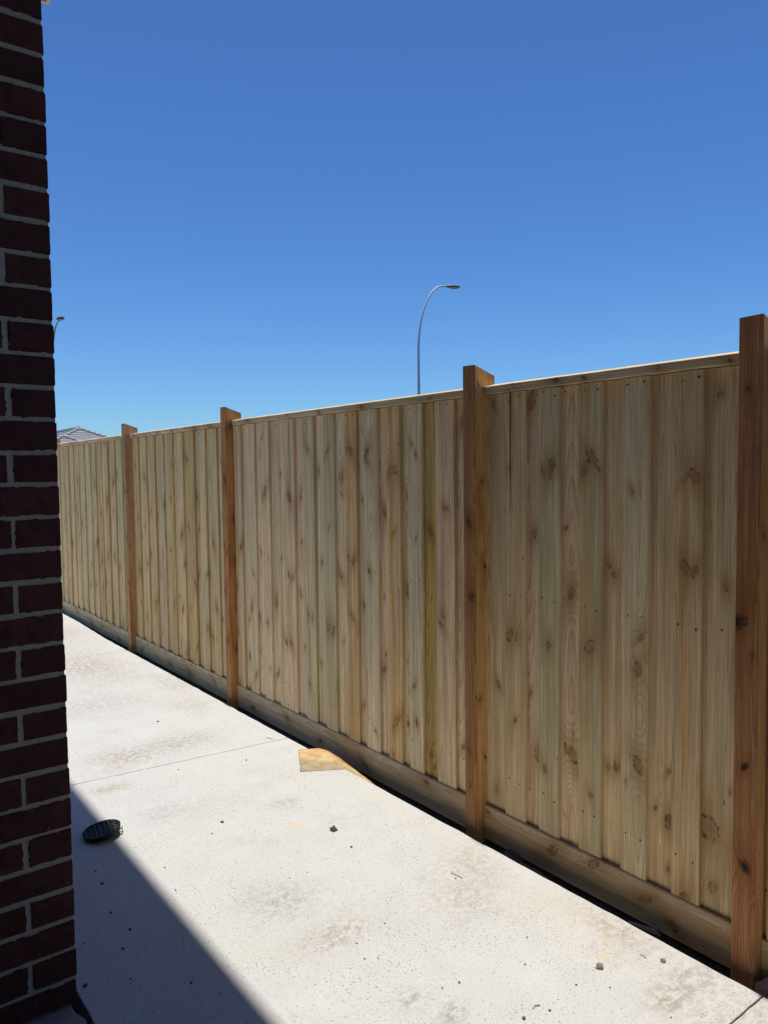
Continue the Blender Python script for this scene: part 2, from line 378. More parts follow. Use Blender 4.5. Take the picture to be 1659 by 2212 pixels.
# ------------------------------------------------------------------ brick house at the left
rnd = random.Random(4)
house = thing('brick_house', 'dark red brick house corner with pale grey mortar at the left edge', 'house', (.546, 2.198, 0))
def P_(o): o.matrix_parent_inverse = house.matrix_world.inverted() if False else Matrix.Translation((-.546, -2.198, 0)); return o
def brickwork(x_edge, y_face, x_far, y_far, ztop, wide=True):
    mb = MB(); mo = MB()
    c0 = .072 - .0875
    k = 0
    def one(a0, a1, zz0, zz1, side):
        # one brick as a bevelled, slightly uneven block. side 'F' lies on the front face, 'S' on the side face
        j = lambda s=.0012: rnd.uniform(-s, s)
        sd = rnd.random(); at = {'seed': sd}
        zz0 += j(); zz1 += j()
        if side == 'F': X0, X1, Y0, Y1 = a0 + j(), a1 + j(.0018), y_face + j(.0008), y_face + .11
        else: X0, X1, Y0, Y1 = x_edge - .11, x_edge + j(.0008), a0 + j(), a1 + j()
        b = .003
        nz = 5; nx = max(2, int((X1 - X0) / .02)); ny = max(2, int((Y1 - Y0) / .02))
        bm = bmesh.new(); bmesh.ops.create_cube(bm, size=1)
        for v in bm.verts:
            v.co.x = X1 if v.co.x > 0 else X0; v.co.y = Y1 if v.co.y > 0 else Y0; v.co.z = zz1 if v.co.z > 0 else zz0
        bmesh.ops.bevel(bm, geom=bm.edges[:], offset=b, segments=2, affect='EDGES')
        if wide: bmesh.ops.subdivide_edges(bm, edges=[e for e in bm.edges if e.calc_length() > .03], cuts=3, use_grid_fill=True)
        for v in bm.verts:
            v.co += Vector((noise.noise(v.co * 70), noise.noise(v.co * 70 + Vector((9, 0, 0))), noise.noise(v.co * 70 + Vector((0, 9, 0))))) * .0010
        base = len(mb.v)
        for v in bm.verts: v.index = 0
        bm.verts.index_update()
        mb.v += [tuple(v.co) for v in bm.verts]
        d = mb.a.setdefault('seed', {})
        for i in range(base, len(mb.v)): d[i] = sd
        for f in bm.faces:
            mb.f.append([base + v.index for v in f.verts]); mb.uv += [(0, 0)] * len(f.verts); mb.mi.append(0); mb.smooth.append(False)
        bm.free()
    z = c0
    while z < ztop:
        zz0, zz1 = z + .005, z + .0825
        if zz0 < .001: zz0 = .001
        head = (k % 2 == 1)
        x = x_edge; first = True
        while x > x_far:
            L = .114 if (first and head) else .23
            one(max(x - L, x_far), x, zz0, min(zz1, ztop - .001), 'F'); x -= L + .01; first = False
        y = y_face + (.12 if not head else .24)      # quoins alternate round the corner
        if head: one(y_face + .119, y_face + .23, zz0, zz1, 'S')
        while y < y_far:
            one(y, min(y + .23, y_far), zz0, min(zz1, ztop - .001), 'S'); y += .24
        z += .0875; k += 1
    # recessed mortar body with an uneven joint surface
    mr = .0028
    nx, nz = 50, int(ztop / .012)
    for i in range(nx):
        for j_ in range(nz):
            def P(a, b_):
                xx = x_edge - mr - (x_edge - mr - x_far) * min(1, (a / nx)) * 1.; zz = ztop * b_ / nz
                q = .0012 * noise.noise(Vector((xx * 60, zz * 60, 0)))
                if a == 0: return (xx + q, y_face + mr + .001, zz)
                return (xx, y_face + mr + q, zz)
            mo.poly([P(i + 1, j_), P(i, j_), P(i, j_ + 1), P(i + 1, j_ + 1)])
    for j_ in range(nz):
        za, zb = ztop * j_ / nz, ztop * (j_ + 1) / nz
        qa = .0012 * noise.noise(Vector(((x_edge - mr) * 60, za * 60, 0))); qb = .0012 * noise.noise(Vector(((x_edge - mr) * 60, zb * 60, 0)))
        mo.poly([(x_edge - mr + qa, y_face + mr + .001, za), (x_edge - mr, y_far, za), (x_edge - mr, y_far, zb), (x_edge - mr + qb, y_face + mr + .001, zb)])
    mo.box(x_far, x_edge - .03, y_face + .03, y_far, 0, ztop)
    return mb, mo
mb, mo = brickwork(.546, 2.198, -.30, 3.6, 3.86)
w1 = P_(mb.build('wall', M_BRICK, house)); mw = P_(mo.build('mortar', M_MORTAR, house)); mw.parent = w1; mw.matrix_parent_inverse = Matrix.Identity(4); mw.location = (0, 0, 0)
# unseen rear and side walls, added to keep sky light from the porch, plain brick-coloured
wb = MB(); wb.box(-1.3, -1.1, -2.2, 3.8, 0, 3.86); wb.box(-1.1, .50, -2.2, -2.0, 0, 3.86); wb.box(-1.1, -.302, 3.4, 3.6, 0, 3.86)
P_(wb.build('wall', M_BRICK, house))
rf = MB(); rf.box(-3.2, 1.055, -5.4, 4.175, 3.885, 3.90)
P_(rf.build('soffit', M_CREAM, house))
fb = MB(); fb.box(1.056, 1.072, -5.42, 4.192, 3.878, 4.08); fb.box(-3.2, 1.0555, 4.176, 4.192, 3.878, 4.08)
P_(fb.build('fascia', M_CREAM, house))
rr = MB(); rr.box(-3.2, 1.09, -5.4, 4.21, 4.085, 4.16)
P_(rr.build('roof', M_TILE, house))

# ------------------------------------------------------------------ timber fence
fence = thing('timber_fence', 'long treated pine paling fence with red brown posts beside the concrete path', 'fence')
rw = random.Random(11)
PALES = [(.365, .315, .225), (.335, .30, .215), (.38, .315, .232), (.345, .325, .24), (.37, .33, .24)]
def knots(h, wd, r, n=None, big=1.):
    ks = []
    z = r.uniform(.05, .5)
    for i in range(5):
        if n is not None and i >= n: ks.append((0, -9, .001)); continue
        ks.append((r.uniform(-wd * .42, wd * .42), z, r.choice([.004, .006, .008, .010, .013]) * big)); z += r.uniform(.2, .52)
    return ks
def attrs(tint, par, ks, seed):
    d = {'tint': tint, 'par': par, 'seed': seed}
    for i, k in enumerate(ks): d['knot%d' % i] = k
    return d
def board(mb, y0, y1, z0, z1, xf, th, at, tilt=0., bow=0.):
    """vertical paling, front face toward -X, slightly cupped/tilted, with fine arrises"""
    n = 10; a = .0012; yc = (y0 + y1) / 2
    prof = [(y0, xf + th), (y0, xf + a), (y0 + a, xf), (y1 - a, xf), (y1, xf + a), (y1, xf + th)]
    def pt(p, i):
        z = z0 + (z1 - z0) * i / n; y, x = p
        wv = .0011 * noise.noise(Vector((at['seed'] * 9, z * 2.3, 1))) + .0005 * noise.noise(Vector((at['seed'] * 9, z * 17, 3 if y < yc else 8)))
        return (x + tilt * (y - yc) + bow * math.sin(math.pi * i / n), y + wv, z)
    per = [0]
    for i in range(1, len(prof)): per.append(per[-1] + math.hypot(prof[i][0] - prof[i - 1][0], prof[i][1] - prof[i - 1][1]))
    off = (per[2] + per[3]) / 2
    for i in range(n):
        for k in range(len(prof) - 1):
            q = [pt(prof[k], i), pt(prof[k], i + 1), pt(prof[k + 1], i + 1), pt(prof[k + 1], i)]
            uv = [(per[k] - off, q[0][2]), (per[k] - off, q[1][2]), (per[k + 1] - off, q[2][2]), (per[k + 1] - off, q[3][2])]
            mb.poly(q, uv, 0, at)
        q = [pt(prof[-1], i), pt(prof[-1], i + 1), pt(prof[0], i + 1), pt(prof[0], i)]
        mb.poly(q, [(.5 + p[1], p[2]) for p in q], 0, at)
    mb.poly([pt(p, 0) for p in prof], [(p[0], p[1]) for p in prof], 0, at)
    mb.poly([pt(p, n) for p in prof][::-1], [(p[0], p[1]) for p in prof][::-1], 0, at)
def nail(mb, y, z, x):
    y += rw.uniform(-.006, .006); z += rw.uniform(-.012, .012); r = rw.uniform(.0026, .0040)
    c = [(x - .0008, y + r * math.cos(a), z + r * 1.15 * math.sin(a)) for a in [i * math.pi / 4 for i in range(8)]]
    mb.poly(c, None, 1); 
XI, XO = 2.213, 2.199
POSTS = [-1.205, 1.072, 2.231, 4.53, 6.489, 8.99, 11.1, 13.2]
PW = .071
# boards seen in detail: (y0, y1, outer?, tint, pith, ochre, green, knots)
T = dict(pale=(.80, .63, .38), pink=(.80, .60, .375), tan=(.78, .585, .34), green=(.71, .585, .345), grey=(.75, .61, .38), olive=(.58, .42, .13), och=(.75, .53, .265))
NEAR = [
 (2.234, 2.10, 0, 'grey', .05, 0, .3, [(.02, 1.76, .008), (.0, .62, .007), (.01, .18, .009), (0, -9, .001), (0, -9, .001)]),
 (2.114, 2.008, 1, 'tan', .06, .5, .9, [(.028, 1.50, .006), (.03, .84, .016), (-.01, .84, .01), (0, .5, .006), (0, -9, .001)]),
 (2.02, 1.925, 0, 'pink', .03, 0, .1, [(.0, 1.25, .008), (.01, 1.76, .013), (-.02, .40, .012), (0, -9, .001), (.02, .62, .006)]),
 (1.937, 1.841, 1, 'green', .055, .15, 1., [(-.01, 1.50, .013), (.028, 1.49, .012), (.0, .83, .015), (.02, .35, .006), (0, -9, .001)]),
 (1.855, 1.737, 0, 'pink', -.005, 0, .1, [(.02, 1.28, .005), (-.004, 1.04, .012), (-.012, .52, .005), (-.004, .44, .016), (.03, .2, .004)]),
 (1.75, 1.652, 1, 'green', .05, .95, .9, [(-.01, 1.53, .015), (.02, 1.50, .010), (.0, .86, .013), (-.005, .32, .010), (0, -9, .001)]),
 (1.665, 1.552, 0, 'tan', .055, 0, .1, [(.02, 1.16, .011), (.0, 1.13, .008), (.02, .44, .011), (-.015, .45, .009), (0, -9, .001)]),
 (1.568, 1.468, 1, 'grey', -.02, 0, .35, [(.012, 1.42, .009), (-.022, .93, .018), (-.014, .82, .022), (-.02, .49, .014), (.03, .42, .007)]),
 (1.482, 1.359, 0, 'tan', .0, 0, .0, [(-.03, .50, .006), (.02, .36, .007), (-.03, .33, .011), (-.03, .17, .008), (0, -9, .001)]),
 (1.373, 1.275, 1, 'tan', .05, 1., .4, [(-.02, 1.47, .013), (.01, 1.465, .009), (.01, 1.18, .015), (-.02, 1.17, .009), (.0, .11, .014)]),
 (1.290, 1.12, 0, 'grey', -.03, 0, .75, [(.025, 1.72, .012), (.0, 1.13, .007), (.045, .36, .02), (.03, .18, .013), (-.02, .50, .006)])]
MID = [
 (2.432, 2.28, 0, 'grey', .04, 0, .6, [(.01, 1.70, .008), (0, 1.1, .006), (.02, .3, .01), (0, -9, .001), (0, -9, .001)]),
 (2.532, 2.412, 1, 'pink', .05, .25, .3, [(.0, 1.33, .007), (-.02, 1.33, .006), (.03, .82, .010), (.02, .86, .009), (0, -9, .001)]),
 (2.640, 2.518, 0, 'olive', .03, 0, .0, [(.0, 1.22, .009), (-.01, .15, .015), (.01, .2, .007), (0, -9, .001), (.0, .92, .005)]),
 (2.726, 2.627, 1, 'grey', -.04, 0, .2, [(.02, 1.62, .011), (-.01, 1.57, .007), (-.01, 1.19, .006), (.0, .33, .008), (.015, .5, .008)]),
 (2.800, 2.715, 0, 'green', -.01, 0, .3, [(-.015, 1.38, .011), (-.01, .93, .0145), (0, .6, .006), (0, .3, .012), (0, -9, .001)]),
 (2.889, 2.786, 1, 'och', .03, 1.1, .1, [(-.02, 1.5, .016), (.02, 1.49, .014), (-.01, .30, .013), (.02, .12, .012), (.0, 1.2, .006)]),
 (2.976, 2.875, 0, 'pink', .03, 0, .1, [(.0, 1.30, .013), (.01, .88, .006), (.0, .6, .008), (.02, .52, .009), (0, -9, .001)]),
 (3.074, 2.964, 1, 'grey', .0, 0, .0, [(.02, 1.60, .014), (.03, 1.55, .010), (-.02, .2, .008), (.02, 1.0, .009), (0, -9, .001)]),
 (3.154, 3.060, 0, 'tan', .02, 0, .0, [(.0, 1.35, .009), (-.01, 1.69, .007), (.0, .82, .006), (0, -9, .001), (.01, .3, .009)]),
 (3.241, 3.141, 1, 'och', .035, 1., .2, [(-.005, 1.60, .014), (.03, 1.61, .010), (.02, 1.05, .012), (-.02, 1.04, .010), (.0, .75, .012)]),
 (3.358, 3.227, 0, 'pale', .01, 0, .15, [(.0, 1.47, .020), (.0, 1.38, .006), (.02, .95, .012), (.0, .6, .007), (0, -9, .001)]),
 (3.447, 3.344, 1, 'green', .04, .3, .9, [(.02, .66, .013), (-.02, .64, .010), (.0, 1.2, .006), (.01, 1.6, .007), (0, -9, .001)]),
 (3.562, 3.433, 0, 'pale', .02, 0, .2, [(.02, .44, .008), (.02, 1.5, .007), (0, -9, .001), (0, 1, .006), (0, -9, .001)]),
 (3.655, 3.548, 1, 'green', .05, .25, .9, [(-.02, .68, .012), (.02, .70, .014), (.0, 1.62, .008), (.02, .3, .006), (0, -9, .001)]),
 (3.772, 3.641, 0, 'pink', .0, 0, .0, [(.0, 1.37, .010), (0, 1.1, .007), (.02, .8, .007), (-.02, .5, .006), (0, -9, .001)]),
 (3.861, 3.758, 1, 'tan', .03, .1, .3, [(.0, 1.35, .013), (.02, .9, .014), (-.02, .89, .011), (.01, .5, .010), (0, -9, .001)])]
def module(y_from, y_to, r):
    """alternating lapped palings between two posts"""
    L = []; y = y_from; outer = 1
    while y < y_to:
        wd = r.uniform(.096, .104) if outer else r.uniform(.080, .102)
        if outer: L.append((min(y + wd, y_to), y, 1))
        else: L.append((min(y + wd + .014, y_to), y - .014, 0))
        y += wd; outer = 1 - outer
    out = []
    for a, b, o_ in L:
        t = r.choice(['pale', 'tan', 'pink', 'tan', 'pale', 'green', 'tan', 'grey', 'och', 'och'])
        out.append((a, b, o_, t, r.uniform(-.06, .06), r.choice([0, 0, 0, .3, .8]) if o_ else 0, r.uniform(0, .8) if o_ else r.uniform(0, .15), knots(1.7, a - b, r, r.choice([2, 3, 4, 5]))))
    return out
for i in range(len(POSTS) - 1):
    ya, yb = POSTS[i] + PW, POSTS[i + 1]
    if i == 1: L = NEAR
    elif i == 2: L = MID + module(3.861 , yb + .02, rw)
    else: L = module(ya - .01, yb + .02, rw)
    mb = MB()
    if i == 2: mb_fix = True
    for j, (y1, y0, outer, t, pith, och, grn, ks) in enumerate(L):
        if i == 2 and j == len(MID) and outer: pass
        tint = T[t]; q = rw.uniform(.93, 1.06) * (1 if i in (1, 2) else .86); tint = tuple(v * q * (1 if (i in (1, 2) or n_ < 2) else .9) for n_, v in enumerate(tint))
        at = attrs(tint, (pith, och * .95, grn), ks, rw.uniform(0, 9))
        y0c, y1c = max(y0, ya - .03), min(y1, yb + .03)
        xf = (XO if outer else XI) + rw.uniform(-.0012, .0012)
        zb = .085 if outer else .085
        board(mb, y0c, y1c, zb + rw.uniform(-.001, .001), 1.797, xf, .0135, at, tilt=rw.uniform(-.014, .014), bow=rw.uniform(-.0012, .0012))
        yc = (y0c + y1c) / 2
        for z in (1.774, .998, .245):
            if outer:
                nail(mb, yc - .028, z, xf - .0006); nail(mb, yc + .028, z, xf - .0006)
            elif rw.random() < .35: nail(mb, yc + rw.uniform(-.02, .02), z, xf - .0006)
    for (ys_, zt_, ln_, ww_) in {1: [(2.0815, 1.795, .475, .0032)], 2: [(3.803, 1.79, .62, .0022), (3.61, .62, .5, .0016), (3.06, .5, .36, .0012), (2.80, .95, .6, .0014)]}.get(i, []):   # drying splits
        pts = []
        n = 26
        for k in range(n + 1):
            z = zt_ - ln_ * k / n; wd = ww_ * (1 - k / n) ** .6
            yy = ys_ + .0010 * noise.noise(Vector((z * 9, 0, 0))) + .002 * (k / n); pts.append((yy, z, wd))
        for k in range(n):
            a, b = pts[k], pts[k + 1]; x = XO - .0018
            mb.poly([(x, a[0] + a[2], a[1]), (x, a[0] - a[2], a[1]), (x, b[0] - b[2], b[1]), (x, b[0] + b[2], b[1])], None, 1)
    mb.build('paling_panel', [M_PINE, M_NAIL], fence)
    # plinth board
    pm = MB(); nn = 24; th = .034
    at = attrs(tuple(v * rw.uniform(.92, 1.0) for v in (.62, .49, .29)), (.05, .5, .45), [(rw.uniform(-.05, .05), ya + (yb - ya) * (.13 + .2 * k) + rw.uniform(-.1, .1), rw.choice([.009, .012, .016])) for k in range(5)], rw.uniform(0, 9))
    prof = [(2.2, .100), (2.194, .100), (2.1905, .097), (2.1905, -.042), (2.194, -.045), (2.228, -.045), (2.228, .094), (2.2, .094)]
    for k in range(nn):
        A, B = ya + .0015 + (yb - ya - .003) * k / nn, ya + .0015 + (yb - ya - .003) * (k + 1) / nn
        sag = lambda y: .0025 * noise.noise(Vector((y * 1.3, 4, i)))
        for m_ in range(len(prof)):
            p, q = prof[m_], prof[(m_ + 1) % len(prof)]
            pm.poly([(p[0] + sag(A), A, p[1]), (p[0] + sag(B), B, p[1]), (q[0] + sag(B), B, q[1]), (q[0] + sag(A), A, q[1])],
                    [(p[1] - .03 + (p[0] - 2.19), A), (p[1] - .03 + (p[0] - 2.19), B), (q[1] - .03 + (q[0] - 2.19), B), (q[1] - .03 + (q[0] - 2.19), A)], 0, at)
    pm.poly([(p[0], ya + .0015, p[1]) for p in prof], None, 0, at); pm.poly([(p[0], yb - .0015, p[1]) for p in prof][::-1], None, 0, at)
    pm.build('plinth_board', M_PINE, fence)
    # capping with weathered slope, its far front corner mitred where it meets the post
    cm = MB(); at = attrs(tuple(v * rw.uniform(.95, 1.05) for v in (.64, .51, .31)), (.02, .2, .2), [(rw.uniform(-.01, .02), ya + (yb - ya) * (.1 + .2 * k) + rw.uniform(-.1, .1), rw.choice([.005, .008, .011])) for k in range(5)], rw.uniform(0, 9))
    cp = [(2.1885, 1.8005), (2.1870, 1.802), (2.1870, 1.829), (2.1895, 1.8310), (2.262, 1.8462), (2.262, 1.8005)]
    ylist = [(ya + .001, 0), (ya + (yb - ya) * .2, 0), (ya + (yb - ya) * .45, 0), (ya + (yb - ya) * .7, 0), (yb - .022, 0), (yb - .001, 1)]
    def cpt(p, y, e):
        x = p[0] + (.020 if e and p[0] < 2.2 else 0); s_ = .0016 * noise.noise(Vector((y * 1.1, 9, i)))
        return (x, y, p[1] + s_ + (.002 if e and p[0] < 2.2 else 0) * 0)
    for k in range(len(ylist) - 1):
        (A, ea), (B, eb) = ylist[k], ylist[k + 1]
        for m_ in range(len(cp)):
            p, q = cp[m_], cp[(m_ + 1) % len(cp)]; e0 = p[1] - 1.815 + (p[0] - 2.187); e1 = q[1] - 1.815 + (q[0] - 2.187)
            cm.poly([cpt(p, A, ea), cpt(p, B, eb), cpt(q, B, eb), cpt(q, A, ea)], [(e0, A), (e0, B), (e1, B), (e1, A)], 0, at)
    cm.poly([cpt(p, ylist[0][0], 0) for p in cp], None, 0, at); cm.poly([cpt(p, ylist[-1][0], 1) for p in cp][::-1], None, 0, at)
    wz = MB(); wz.poly([(2.1875, yb - .001, 1.801), (2.1875, yb - .001, 1.8295), (2.207, yb - .001, 1.8335), (2.207, yb - .001, 1.801)])
    cm.build('capping', M_PINE, fence)
    for z in (1.70, .99, .20):
        rl = MB(); rl.box(2.2285, 2.262, ya + .001, yb - .001, z, z + .075, 0, attrs((.34, .30, .21), (.05, .2, .3), knots(1, .05, rw, 0), rw.uniform(0, 9)))
        rl.build('rail', M_PINE, fence)

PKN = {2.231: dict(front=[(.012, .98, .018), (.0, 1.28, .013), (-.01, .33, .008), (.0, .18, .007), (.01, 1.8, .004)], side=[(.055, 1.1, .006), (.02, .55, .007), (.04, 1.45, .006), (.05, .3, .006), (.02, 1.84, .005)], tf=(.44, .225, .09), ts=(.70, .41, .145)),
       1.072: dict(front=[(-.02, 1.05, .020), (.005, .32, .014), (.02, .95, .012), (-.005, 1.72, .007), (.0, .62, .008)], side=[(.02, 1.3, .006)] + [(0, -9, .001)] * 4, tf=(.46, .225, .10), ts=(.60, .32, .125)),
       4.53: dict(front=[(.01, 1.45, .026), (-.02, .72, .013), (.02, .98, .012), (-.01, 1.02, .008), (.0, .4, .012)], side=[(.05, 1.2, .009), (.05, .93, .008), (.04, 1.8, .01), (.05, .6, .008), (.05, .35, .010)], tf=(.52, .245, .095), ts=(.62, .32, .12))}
for y in POSTS:
    kn = PKN.get(y)
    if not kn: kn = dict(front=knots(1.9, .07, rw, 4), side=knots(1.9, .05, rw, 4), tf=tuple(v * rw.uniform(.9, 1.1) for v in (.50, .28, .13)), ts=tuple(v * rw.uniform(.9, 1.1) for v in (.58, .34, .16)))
    mb = MB(); sd = rw.uniform(0, 9)
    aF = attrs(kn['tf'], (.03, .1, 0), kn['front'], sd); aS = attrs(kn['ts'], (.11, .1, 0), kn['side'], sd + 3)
    x0, x1, y0, y1, zt = 2.150, 2.266, y, y + PW, 1.921
    dz = rw.uniform(-.004, .004)
    a = .003; n = 16
    prof = [(x0 + a, y0), (x0, y0 + a), (x0, y1 - a), (x0 + a, y1), (x1 - a, y1), (x1, y1 - a), (x1, y0 + a), (x1 - a, y0)]
    def pp(p, i):
        z = -.3 + (zt + dz + .3 - (.33 * (p[0] - x0) if i == n else 0)) * i / n
        w_ = .0012 * noise.noise(Vector((z * 3, y, 2))); w2 = .0008 * noise.noise(Vector((z * 21, y, p[1] * 40)))
        return (p[0] + w_, p[1] + w2 + w_, z + (.0022 * noise.noise(Vector((p[0] * 90, p[1] * 90, y))) if i == n else 0))
    for i in range(n):
        for k in range(8):
            p, q = prof[k], prof[(k + 1) % 8]
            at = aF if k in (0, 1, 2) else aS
            f_ = lambda c: (-(c[1] - (y0 + y1) / 2)) if k in (0, 1, 2, 4, 5, 6) else (c[0] - x0 - .0)
            Q = [pp(p, i + 1), pp(q, i + 1), pp(q, i), pp(p, i)]
            mb.poly(Q, [(f_(c), c[2]) for c in Q], 0, at)
    mb.poly([pp(p, n) for p in prof][::-1], [(p[0], p[1]) for p in prof][::-1], 0, aF)
    if y == 1.072:      # pale sapwood crack down the near corner
        for k in range(30):
            za, zb = .5 + .045 * k, .5 + .045 * (k + 1); wv = lambda z: .0028 * noise.noise(Vector((z * 4, 1, 0)))
            wa = .0016 * (1 + noise.noise(Vector((za * 9, 5, 0)))); wb_ = .0016 * (1 + noise.noise(Vector((zb * 9, 5, 0))))
            ya_, yb_ = y0 + .009 + wv(za), y0 + .009 + wv(zb)
            mb.poly([(x0 - .0006, ya_ + wa, za), (x0 - .0006, ya_ - wa, za), (x0 - .0006, yb_ - wb_, zb), (x0 - .0006, yb_ + wb_, zb)], [(0, za), (.002, za), (.002, zb), (0, zb)], 0, attrs((.42, .30, .19), (0, 0, 0), [(0, -9, .001)] * 5, 2.))
    mb.build('post', M_POST, fence)

# ------------------------------------------------------------------ street lamps
def street_lamp(base, arm, height, label, rise=1.75, grp='curved arm street lamps'):
    """base at ground, arm = horizontal vector from the pole to the luminaire root"""
    t = thing('street_lamp', label, 'street lamp', base, grp)
    A = Vector((arm[0], arm[1], 0)); L = A.length; A.normalize()
    zt = height
    mb = MB(); pts = [(0, 0, 0), (0, 0, zt * .35), (0, 0, zt - rise)]
    rs = [.085, .066, .045]
    n = 18
    for k in range(1, n + 1):
        a = math.pi / 2 * k / n
        hx = L * (1 - math.cos(a) ** 1.15) if k < n else L
        pts.append(tuple(A * (L * (1 - math.cos(a))) * .92 + Vector((0, 0, zt - rise + rise * math.sin(a))))); rs.append(.045 - .016 * k / n)
    pts.append(tuple(A * (L * 1.06) + Vector((0, 0, zt + .015)))); rs.append(.027)
    mb.tube(pts, rs, 12)
    mb.build('pole', M_GAL, t)
    # luminaire: flat tapering shell with a glass underneath
    hd = MB(); B = Vector((-A.y, A.x, 0)); root = A * (L * 1.02) + Vector((0, 0, zt + .02))
    st = [(0, .05, .045, .0), (.08, .10, .06, .0), (.18, .155, .075, .01), (.42, .165, .07, .022), (.58, .13, .05, .03), (.66, .05, .025, .035)]
    rings = []
    for s_, hw, th, zz in st:
        c = root + A * s_ + Vector((0, 0, zz)); rg = []
        for k in range(12):
            a = 2 * math.pi * k / 12; rg.append(c + B * hw * math.copysign(abs(math.cos(a)) ** .6, math.cos(a)) + Vector((0, 0, th * .75 * math.sin(a) if math.sin(a) > 0 else th * .45 * math.sin(a))))
        rings.append(rg)
    for i in range(len(rings) - 1):
        for k in range(12): hd.poly([rings[i][k], rings[i][(k + 1) % 12], rings[i + 1][(k + 1) % 12], rings[i + 1][k]], None, 0, None, True)
    hd.poly(rings[0][::-1]); hd.poly(rings[-1])
    he = hd.build('lamp_head', M_HEAD, t)
    gl = MB(); rg1, rg2 = [], []
    for k in range(16):
        a = 2 * math.pi * k / 16; c = root + A * (.36 + .21 * math.cos(a)) + B * .125 * math.sin(a)
        rg1.append(c + Vector((0, 0, -.018))); rg2.append(root + A * (.36 + .17 * math.cos(a)) + B * .09 * math.sin(a) + Vector((0, 0, -.045)))
    for k in range(16): gl.poly([rg1[k], rg2[k], rg2[(k + 1) % 16], rg1[(k + 1) % 16]], None, 0, None, True)
    gl.poly(rg2[::-1]); gl.build('lamp_glass', M_LENS, he)
    return t
# lamp 1 stands 22 m off: pole on bearing x/y = .833
street_lamp((18.33, 22.0, -.03), (1.26, -.12), 8.46, 'tall curved street lamp rising behind the middle of the fence', 2.55)
street_lamp((9.60, 39.2, -.03), (-.14, -2.1), 8.55, 'street lamp half hidden at the brick corner with only its head and arm showing', 2.7)

# ------------------------------------------------------------------ house beyond the fence
nh = thing('tiled_roof_house', 'distant house whose grey tiled hip roof shows over the far end of the fence', 'house', (15.1, 60, 0))
def hip(ap, tan, d, length, name, parent):
    """hip end roof: apex ap, ridge running +Y; tile courses as real overlapping steps"""
    ax, ay, az = ap; mb = MB(); n = int(d / .33)
    def ring(k, lift=0.): 
        s_ = d * k / n; z = az - s_ * tan + lift
        return [(ax - s_, ay + length, z), (ax - s_, ay - s_, z), (ax + s_, ay - s_, z), (ax + s_, ay + length, z)]
    for k in range(n):
        a = ring(k, 0.0); b = ring(k + 1, .026)
        for j in range(3):
            q = [a[j], b[j], b[j + 1], a[j + 1]]
            if k == 0 and j == 1: q = [a[1], b[1], b[2]]
            uvf = (lambda p: (p[0], k * .33 + .1)) if j == 1 else (lambda p: (p[1], k * .33 + .1))
            mb.poly(q, [uvf(p) for p in q])
            c = ring(k + 1, 0.)
            mb.poly([b[j], c[j], c[j + 1], b[j + 1]], [(0.02, 0)] * 4)
    rf_ = mb.build(name, M_TILE, parent)
    rc = MB()
    def caprun(p, q):
        p, q = Vector(p), Vector(q); L_ = (q - p).length; m_ = int(L_ / .4)
        for i in range(m_):
            a, b = p.lerp(q, i / m_), p.lerp(q, (i + 1.05) / m_); rc.tube([tuple(a + Vector((0, 0, .03))), tuple(b + Vector((0, 0, .055)))], [.085, .115], 8)
    caprun((ax, ay, az), (ax - d, ay - d, az - d * tan)); caprun((ax, ay, az), (ax + d, ay - d, az - d * tan)); caprun((ax, ay + length, az), (ax, ay, az))
    rc.build('ridge_cap', M_RIDGE, rf_); return rf_
r1 = hip((15.1, 55, 4.63), .46, 5.2, 9, 'roof', nh)
r2 = hip((12.75, 50, 3.85), .46, 2.9, 4.5, 'roof', nh)
hw = MB(); hw.box(10.4, 19.8, 50.4, 63.5, 0, 2.35)
hw.build('wall', M_RWALL, nh)
hw = MB(); hw.box(10.3, 15.2, 47.6, 50.39, 0, 2.5)
hw.build('wall', M_RWALL, nh)
gt = MB(); gt.box(9.8, 20.4, 49.72, 49.79, 2.22, 2.34); gt.build('gutter', M_STEEL, nh)
for o in nh.children: o.matrix_parent_inverse = Matrix.Translation((-15.1, -60, 0))

# ------------------------------------------------------------------ loose things
def rock(name, loc, size, mat, seed, rough=.35, flat=.75, sub=2):
    bm = bmesh.new(); bmesh.ops.create_icosphere(bm, subdivisions=sub, radius=1)
    for v in bm.verts:
        n_ = noise.noise(v.co * 1.3 + Vector((seed, 0, 0))) * rough + noise.noise(v.co * 3.1 + Vector((seed, 5, 0))) * rough * .6
        v.co *= 1 + n_; v.co.z *= flat; v.co.z = max(v.co.z, -.55 * flat)
    mn = min(v.co.z for v in bm.verts)
    for v in bm.verts: v.co.z -= mn; v.co *= size
    me = bpy.data.meshes.new(name); bm.to_mesh(me); bm.free(); me.materials.append(mat)
    o = bpy.data.objects.new(name, me); C.objects.link(o); o.location = loc; return o
tag(rock('dark_stone', (1.684, 2.605, 0), .0135, M_STONE, 3, .5, .85, 3), 'largest dark rough lump of stone out on the sunlit concrete', 'stone')
rp = random.Random(5)
LIT = [(1.662, 2.442, 6.5), (1.35, 2.964, 9), (1.273, 2.896, 5), (1.617, 4.428, 9), (1.753, 3.535, 6), (1.426, 3.638, 5), (.988, 2.578, 4), (1.016, 2.755, 4.5), (1.825, 3.069, 3),
       (1.352, 2.394, 3.5), (1.423, 2.388, 3.5), (1.828, 2.012, 4), (1.453, 1.586, 5), (1.399, 1.6, 4), (1.298, 1.845, 4), (1.333, 1.822, 3.5), (1.324, 1.923, 4), (1.457, 1.952, 4),
       (1.223, 2.291, 3), (1.889, 2.509, 3), (1.808, 2.223, 3), (1.78, 1.302, 4), (1.713, 1.369, 4.5), (1.492, 1.37, 7), (1.572, 1.347, 5), (1.666, 1.524, 4), (1.771, 1.611, 3.5), (1.811, 1.126, 4)]
